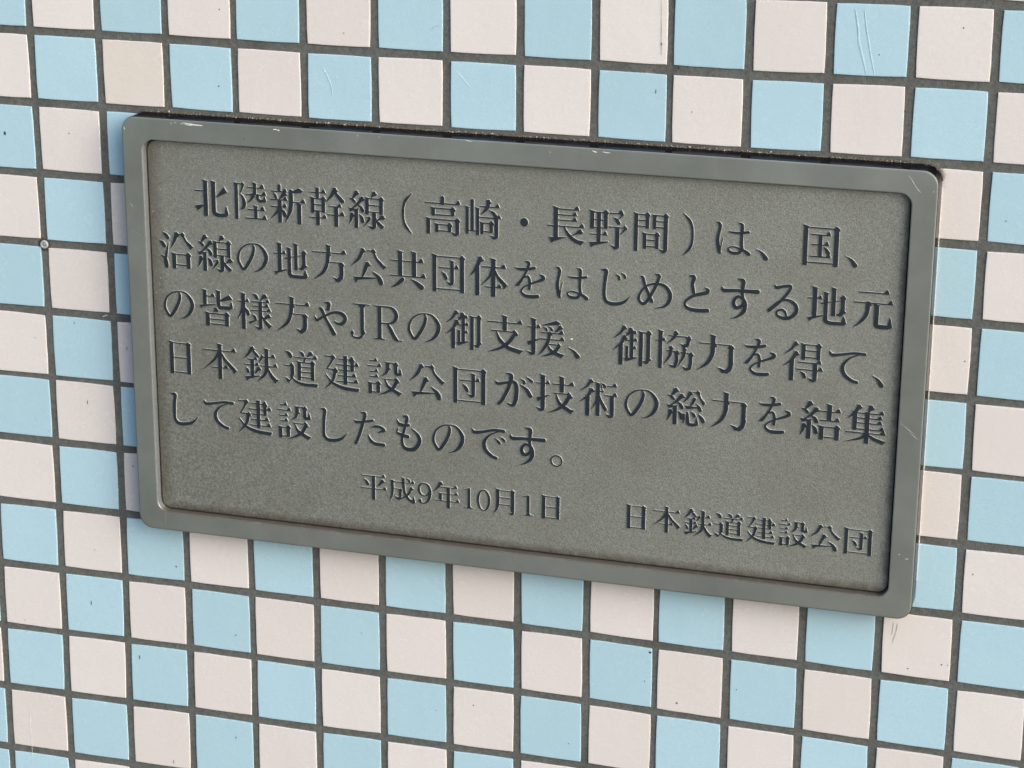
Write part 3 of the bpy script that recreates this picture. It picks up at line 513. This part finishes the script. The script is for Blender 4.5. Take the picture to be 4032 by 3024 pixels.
def contours(F):
    S = F > 0; ny_, nx_ = F.shape; nxt = {}
    jj, ii = np.nonzero((S[:-1, :-1] != S[:-1, 1:]) | (S[:-1, :-1] != S[1:, :-1]) | (S[:-1, :-1] != S[1:, 1:]))
    def ip(a, b):                                          # crossing point on the grid edge a-b
        fa, fb = F[a], F[b]; t = fa / (fa - fb); return (a[1] + (b[1] - a[1]) * t, a[0] + (b[0] - a[0]) * t)
    pt = {}
    def key(a, b):
        k = (a, b) if a < b else (b, a)
        if k not in pt: pt[k] = ip(*k)
        return k
    for j, i in zip(jj.tolist(), ii.tolist()):
        c = [(j, i), (j, i + 1), (j + 1, i + 1), (j + 1, i)]; s = [bool(S[q]) for q in c]; ent, ext = [], []
        for k in range(4):
            a, b = k, (k + 1) % 4
            if s[a] and not s[b]: ext.append(key(c[a], c[b]))      # walking the cell border
            elif s[b] and not s[a]: ent.append(key(c[a], c[b]))
        if len(ent) == 1: nxt[ext[0]] = ent[0]
        elif len(ent) == 2:
            mid = (F[c[0]] + F[c[1]] + F[c[2]] + F[c[3]]) > 0
            order = []
            for k in range(4):
                a, b = k, (k + 1) % 4
                if s[a] != s[b]: order.append((key(c[a], c[b]), s[a]))
            for q in range(4):
                kx, isext = order[q]
                if isext: nxt[kx] = order[(q + 1) % 4][0] if mid else order[(q - 1) % 4][0]
    loops = []
    while nxt:
        k0, k = next(iter(nxt.items())); loop = [k0]; nxt.pop(k0)
        while k != k0 and k in nxt: loop.append(k); k = nxt.pop(k)
        loops.append([pt[q] for q in loop])
    return loops
def rdp(P, eps):
    P = np.array(P); n = len(P)
    if n < 8: return P
    a = 0; b = int(np.argmax(((P - P[0]) ** 2).sum(1))); keep = {a, b}; st = [(a, b), (b, n)]
    while st:
        i, k = st.pop()
        if k - i < 2: continue
        A, B = P[i], P[k % n]; d = B - A; L = math.hypot(*d) or 1e-9
        q = P[i + 1:k]; e = np.abs((q[:, 0] - A[0]) * d[1] - (q[:, 1] - A[1]) * d[0]) / L; m_ = int(np.argmax(e))
        if e[m_] > eps: keep.add(i + 1 + m_); st += [(i, i + 1 + m_), (i + 1 + m_, k)]
    return P[sorted(keep)]
outline_cache = {}
def outline(ch):
    if ch not in outline_cache:
        L = []
        for lp in contours(field(ch)):
            q = rdp(lp, .16)
            if len(q) < 4: continue
            u = np.array([(XS[0] + (XS[-1] - XS[0]) * x / (GN - 1) - 50, 50 - (XS[0] + (XS[-1] - XS[0]) * y / (GN - 1))) for x, y in q])
            ar = .5 * np.sum(u[:, 0] * np.roll(u[:, 1], -1) - np.roll(u[:, 0], -1) * u[:, 1])
            if abs(ar) > 6: L.append((ar, u))
        outline_cache[ch] = L
    return outline_cache[ch]
def character(ch, x, y, sx, sy, parent):
    L = outline(ch); sgn = 1 if max(L, key=lambda q: abs(q[0]))[0] > 0 else -1
    V, F, Mi = [], [], []; loops = []
    for ar, u in L:
        if sgn < 0: u = u[::-1]
        A = u * np.array([sx, sy]); n = len(A)
        t1 = A - np.roll(A, 1, 0); t2 = np.roll(A, -1, 0) - A
        t1 /= np.linalg.norm(t1, axis=1)[:, None] + 1e-12; t2 /= np.linalg.norm(t2, axis=1)[:, None] + 1e-12
        t = t1 + t2; t /= np.linalg.norm(t, axis=1)[:, None] + 1e-9; nn = np.c_[t[:, 1], -t[:, 0]]
        base = len(V)
        V += [(a, -.00002, b) for a, b in (A + nn * .00014)]                     # foot, spread outwards
        V += [(a, -HT, b) for a, b in A]
        for k in range(n): F.append((base + k, base + (k + 1) % n, base + n + (k + 1) % n, base + n + k)); Mi.append(1)
        loops.append((ar * sgn, A, base + n))
    def inside(p, Q):
        x, y = p; c = False
        for (x1, y1), (x2, y2) in zip(Q, np.roll(Q, -1, 0)):
            if (y1 > y) != (y2 > y) and x < (x2 - x1) * (y - y1) / (y2 - y1) + x1: c = not c
        return c
    outs = [q for q in loops if q[0] > 0]; groups = [[q] for q in outs]
    for q in loops:
        if q[0] > 0: continue
        best = None
        for g in groups:
            if inside(q[1][0], g[0][1]) and (best is None or g[0][0] < best[0][0]): best = g
        if best is not None: best.append(q)
    for g in groups:
        vs = [Vector(q) for l in g for q in l[1].tolist()]; gi = [l[2] + k for l in g for k in range(len(l[1]))]
        ed, k0 = [], 0
        for l in g:
            n = len(l[1]); ed += [(k0 + k, k0 + (k + 1) % n) for k in range(n)]; k0 += n
        dv, _, df, _, _, _ = delaunay_2d_cdt(vs, ed, [], 0, 1e-9)
        for f in df:
            a, b, c = (dv[k] for k in f[:3]); m_ = ((a.x + b.x + c.x) / 3, (a.y + b.y + c.y) / 3)
            if sum(inside(m_, l[1]) for l in g) % 2 == 0 or max(f) >= len(gi): continue
            cr_ = (b.x - a.x) * (c.y - a.y) - (b.y - a.y) * (c.x - a.x)
            if abs(cr_) < 1e-13: continue
            q = [gi[k] for k in f[:3]]; F.append(tuple(q if cr_ > 0 else q[::-1])); Mi.append(0)
    return obj('raised_character', V, F, [M['paint'], M['flank']], parent, Mi, loc=(x, -ZP, y))
HT = .0007
TEXT = '''北,-188.46,145.53,24.42,25.75 陸,-159.71,145.78,23.21,26.69 新,-132.57,145.16,25.32,25.79 幹,-104.36,145.84,24.61,26.18 線,-76.49,145.47,24.86,25.35 （,-47.86,145.72,7.83,27.23 高,-22.94,145.69,24.59,25.94 崎,4.85,145.69,24.7,26.13 ・,32.95,145.97,27.47,29.09 長,61.26,145.79,24.67,25.32 野,89.55,145.26,25.2,25.37 間,117.78,145.49,22.45,25.9 ）,142.29,146.07,7.7,27.44 は,171.11,146.18,23.65,21.93 、,190.37,136.79,9.12,8.19 国,227.47,145.44,23.0,26.52 、,247.02,136.92,9.0,8.11
沿,-215.94,106.89,25.27,26.46 線,-187.41,106.7,25.05,25.44 の,-159.67,106.69,21.88,20.53 地,-131.56,106.58,24.12,24.64 方,-103.6,107.35,24.34,25.13 公,-75.27,107.01,24.81,25.13 共,-47.83,107.13,25.72,26.47 団,-19.23,106.8,22.47,26.05 体,8.99,106.85,25.73,26.72 を,37.04,107.56,20.61,24.79 は,65.54,107.74,23.33,22.18 じ,95.47,107.35,21.1,23.97 め,121.15,107.26,23.17,23.73 と,148.98,107.83,17.79,23.87 す,177.48,106.63,25.39,27.12 る,204.98,107.61,19.94,23.24 地,233.34,106.94,24.51,24.87 元,262.46,107.38,24.62,25.83
の,-215.9,68.38,22.03,20.31 皆,-187.49,67.92,25.36,26.6 様,-159.01,68.15,25.17,25.99 方,-130.96,68.79,24.69,25.09 や,-103.56,68.01,24.35,24.45 J,-82.39,68.45,15.38,25.4 R,-61.97,68.69,20.3,24.77 の,-36.65,68.41,22.3,20.42 御,-8.51,68.7,24.13,26.38 支,20.33,68.59,24.94,26.24 援,48.52,68.72,25.53,25.96 、,67.83,60.07,9.52,8.23 御,107.02,68.61,24.83,26.51 協,135.53,68.34,25.1,26.32 力,163.03,68.84,24.91,24.96 を,191.39,68.93,20.64,24.49 得,219.86,68.5,25.28,26.08 て,247.97,67.79,24.01,21.35 、,267.74,60.08,8.83,8.66
日,-215.95,29.66,16.1,23.79 本,-186.11,30.08,25.4,25.75 鉄,-155.47,30.32,25.51,25.17 道,-125.87,30.26,24.26,25.48 建,-96.09,29.95,25.06,25.79 設,-65.09,30.1,24.79,24.59 公,-34.47,29.96,24.89,25.02 団,-4.53,29.92,22.98,25.8 が,26.95,30.11,26.66,23.88 技,55.45,30.34,25.99,26.24 術,85.19,30.39,25.24,25.32 の,114.11,29.94,22.04,20.23 総,144.17,30.09,25.23,24.93 力,172.95,30.66,24.37,25.27 を,202.67,30.76,20.88,24.53 結,232.87,29.73,26.45,25.58 集,261.98,30.48,25.39,25.75
し,-214.67,-8.01,21.55,23.65 て,-188.04,-9.03,23.38,21.03 建,-161.24,-8.44,25.04,25.55 設,-131.94,-8.47,24.52,25.18 し,-102.69,-8.09,20.75,24.04 た,-76.32,-8.4,23.02,24.22 も,-48.37,-8.16,18.15,25.03 の,-19.81,-8.53,22.06,20.7 で,8.99,-9.23,24.3,22.09 す,36.8,-8.56,25.54,27.01 。,56.8,-16.52,9.87,9.85
平,-73.95,-50.1,18.94,18.63 成,-52.93,-49.75,18.33,18.28 9,-36.56,-50.38,11.06,15.27 年,-20.85,-50.23,18.41,18.44 1,-5.14,-50.39,8.77,15.26 0,5.67,-50.56,11.23,15.91 月,20.89,-50.09,15.92,18.22 1,37.0,-50.75,8.98,15.38 日,53.34,-50.33,12.54,16.98
日,112.7,-50.25,12.79,17.2 本,133.38,-49.58,18.59,18.67 鉄,154.78,-49.63,19.11,18.93 道,175.52,-49.88,19.16,18.82 建,196.88,-49.85,18.94,18.88 設,218.25,-49.36,18.72,18.46 公,239.55,-49.85,19.59,17.93 団,260.89,-50.0,18.02,18.52'''
for row in TEXT.split('\n'):
    for it in row.split():
        ch, x, y, sx, sy = it.split(',')
        character(ch, float(x) / 1e3, float(y) / 1e3, float(sx) / 1e5, float(sy) / 1e5, panel)

# bead of old sealant round the plaque, with crumbs on its upper side
def bead(name, seq, w, z0, mat, parent, n=260, r=random.Random(11)):
    V, F = [], []; m_ = len(seq)
    for k in range(m_):
        a, b = seq[k - 1] if k else seq[0], seq[min(m_ - 1, k + 1)]
        d = math.hypot(b[0] - a[0], b[1] - a[1]) or 1; nx_, ny_ = (b[1] - a[1]) / d, -(b[0] - a[0]) / d
        ww = w * r.uniform(.6, 1.25); hh = z0 * r.uniform(.5, 1.3)
        x, y = seq[k]
        V += [(x + nx_ * .0004, -(hh * .9 + .0006), y + ny_ * .0004), (x - nx_ * ww * .5, -(hh + .0006), y - ny_ * ww * .5), (x - nx_ * ww, .0012, y - ny_ * ww)]
    for k in range(m_ - 1):
        for s in range(2): F.append((k * 3 + s, k * 3 + s + 1, k * 3 + s + 4, k * 3 + s + 3))
    return obj(name, V, F, mat, parent)
def dense(a, b, n): return [(a[0] + (b[0] - a[0]) * k / n, a[1] + (b[1] - a[1]) * k / n) for k in range(n)]
arc = [(X1 - .010 + .010 * math.cos(t), Y1 - .010 + .010 * math.sin(t)) for t in np.linspace(math.pi / 2, 0, 16)]
bead('sealant_bead', dense((X0 + .008, Y1), (X1 - .010, Y1), 420) + arc, .0010, .0008, M['sealant'], plaque)
bead('pale_sealant_bead', dense((X1, Y1 - .014), (X1, Y0 + .02), 240), .00045, .0003, M['pale_sealant'], plaque)
r = random.Random(5); cr_l = []
V, F = [], []
for k in range(260):
    x = X0 + .012 + (X1 - X0 - .02) * (r.random() ** .8); y = Y1 + r.uniform(.0001, .0013); s = r.uniform(.00015, .00045) * (2.0 if r.random() < .07 else 1)
    b = len(V); z = .0014
    for dx, dy, dz in ((-1, 0, 0), (1, 0, 0), (0, -1, 0), (0, 1, 0), (0, 0, 1)):
        V.append((x + dx * s * r.uniform(.7, 1.5), -(z + dz * s), y + dy * s * r.uniform(.6, 1.2)))
    F += [(b, b + 2, b + 4), (b + 2, b + 1, b + 4), (b + 1, b + 3, b + 4), (b + 3, b, b + 4)]
o = obj('crumbs', V, F, M['crumb'], plaque); o['kind'] = 'stuff'
# lint caught at the upper right corner
V, F = [], []
for k in range(420):
    t = math.radians(r.gauss(50, 24)); rr = .0103 + abs(r.gauss(0, .0013)); x, y, z = X1 - .010 + rr * math.cos(t), Y1 - .010 + rr * math.sin(t), .001 + abs(r.gauss(0, .0018))
    l = r.uniform(.0004, .0015); a = r.uniform(0, 6.28); dx, dy = l * math.cos(a), l * math.sin(a); w_ = .00006; b = len(V)
    V += [(x - dx, -z, y - dy), (x + dx, -(z + r.uniform(-.0003, .0006)), y + dy), (x + dx - w_ * math.sin(a), -(z + .00005), y + dy + w_ * math.cos(a)), (x - dx - w_ * math.sin(a), -(z + .00005), y - dy + w_ * math.cos(a))]
    F.append((b, b + 1, b + 2, b + 3))
o = obj('lint', V, F, M['dust'], plaque); o['kind'] = 'stuff'

# chips and scratches on the rim and panel
strip('paint_chip', [(-0.20574, 0.19703), (-0.20259, 0.19689), (-0.19982, 0.19655), (-0.19613, 0.19609), (-0.19242, 0.19616), (-0.19113, 0.19589)], 0.0007, M['scratch'], plaque, 0.01904)
strip('paint_chip', [(-0.20392, 0.19611), (-0.20077, 0.19579), (-0.19854, 0.19594)], 0.00049, M['scratch'], plaque, 0.01904)
strip('paint_chip', [(-0.20686, 0.19679), (-0.20616, 0.19579)], 0.00035, M['scratch'], plaque, 0.01904)
strip('paint_chip', [(-0.21451, 0.19664), (-0.21343, 0.19567)], 0.00028, M['scratch'], plaque, 0.01904)
strip('paint_chip', [(-0.2117, 0.19682), (-0.21022, 0.19674)], 0.00028, M['scratch'], plaque, 0.01904)
strip('paint_chip', [(-0.2493, 0.19146), (-0.24878, 0.19045), (-0.2492, 0.18955)], 0.00042, M['scratch'], plaque, 0.01904)
strip('paint_chip', [(-0.13998, 0.19679), (-0.13816, 0.19691), (-0.136, 0.19636)], 0.00056, M['scratch'], plaque, 0.01904)
strip('paint_chip', [(-0.13616, 0.19704), (-0.13583, 0.19603)], 0.00035, M['scratch'], plaque, 0.01904)
strip('paint_chip', [(-0.08053, 0.19692), (-0.08028, 0.19609)], 0.00042, M['scratch'], plaque, 0.01904)
strip('paint_chip', [(-0.06547, 0.19689), (-0.06513, 0.19624)], 0.00035, M['scratch'], plaque, 0.01904)
strip('paint_chip', [(-0.00536, 0.19833), (-0.00295, 0.19783), (-0.00122, 0.19811)], 0.00035, M['scratch'], plaque, 0.01904)
strip('paint_chip', [(0.05075, 0.19461), (0.05143, 0.19432)], 0.00042, M['scratch'], plaque, 0.01904)
strip('paint_chip', [(0.07916, 0.19719), (0.08118, 0.1965), (0.08201, 0.19656)], 0.00063, M['scratch'], plaque, 0.01904)
strip('paint_chip', [(0.08585, 0.19698), (0.08869, 0.19668), (0.09086, 0.19666)], 0.00049, M['scratch'], plaque, 0.01904)
strip('paint_chip', [(0.29534, 0.18631), (0.29597, 0.18604)], 0.00035, M['scratch'], plaque, 0.01904)
strip('paint_chip', [(0.2923, -0.05632), (0.29424, -0.05608)], 0.00042, M['scratch'], plaque, 0.01904)
strip('paint_chip', [(0.2879, -0.05369), (0.28872, -0.05377)], 0.00035, M['scratch'], plaque, 0.01904)
strip('scratch', [(0.27945, 0.19582), (0.28179, 0.19281), (0.28434, 0.18901), (0.28702, 0.1857), (0.28816, 0.18483)], 0.00022, M['faint'], plaque, 0.01904)
strip('scratch', [(0.28357, 0.03556), (0.28724, 0.03305), (0.29143, 0.02992), (0.2941, 0.02816)], 0.0002, M['faint'], plaque, 0.01904)
strip('scratch', [(0.28984, 0.02975), (0.2932, 0.02721), (0.29587, 0.02528)], 0.0002, M['faint'], plaque, 0.01904)
strip('scratch', [(-0.24756, 0.11979), (-0.2438, 0.11847), (-0.23968, 0.11664)], 0.0002, M['faint'], plaque, 0.01904)
strip('scratch', [(-0.24704, 0.13413), (-0.24207, 0.13433)], 0.0002, M['faint'], plaque, 0.01904)
strip('scratch', [(-0.247, 0.13877), (-0.24519, 0.13676)], 0.0002, M['faint'], plaque, 0.01904)
strip('scratch', [(-0.2305, -0.08472), (-0.23095, -0.09486)], 0.0003, M['faint'], plaque, 0.01904)
strip('scratch', [(0.28539, 0.07838), (0.28847, 0.08001), (0.29182, 0.08233)], 0.00018, M['faint'], plaque, 0.01904)
blobs('dark_speck', [(-0.16109, 0.18907, 0.0005, 0.0005)], M['speck'], plaque, .01902, h=.0002)
blobs('dark_speck', [(-0.09548, 0.19288, 0.00035, 0.00035)], M['speck'], plaque, .01902, h=.0002)
blobs('bright_chip', [(0.0658, 0.06937, 0.0011, 0.0005)], M['scratch'], plaque, .01405, h=.0002)
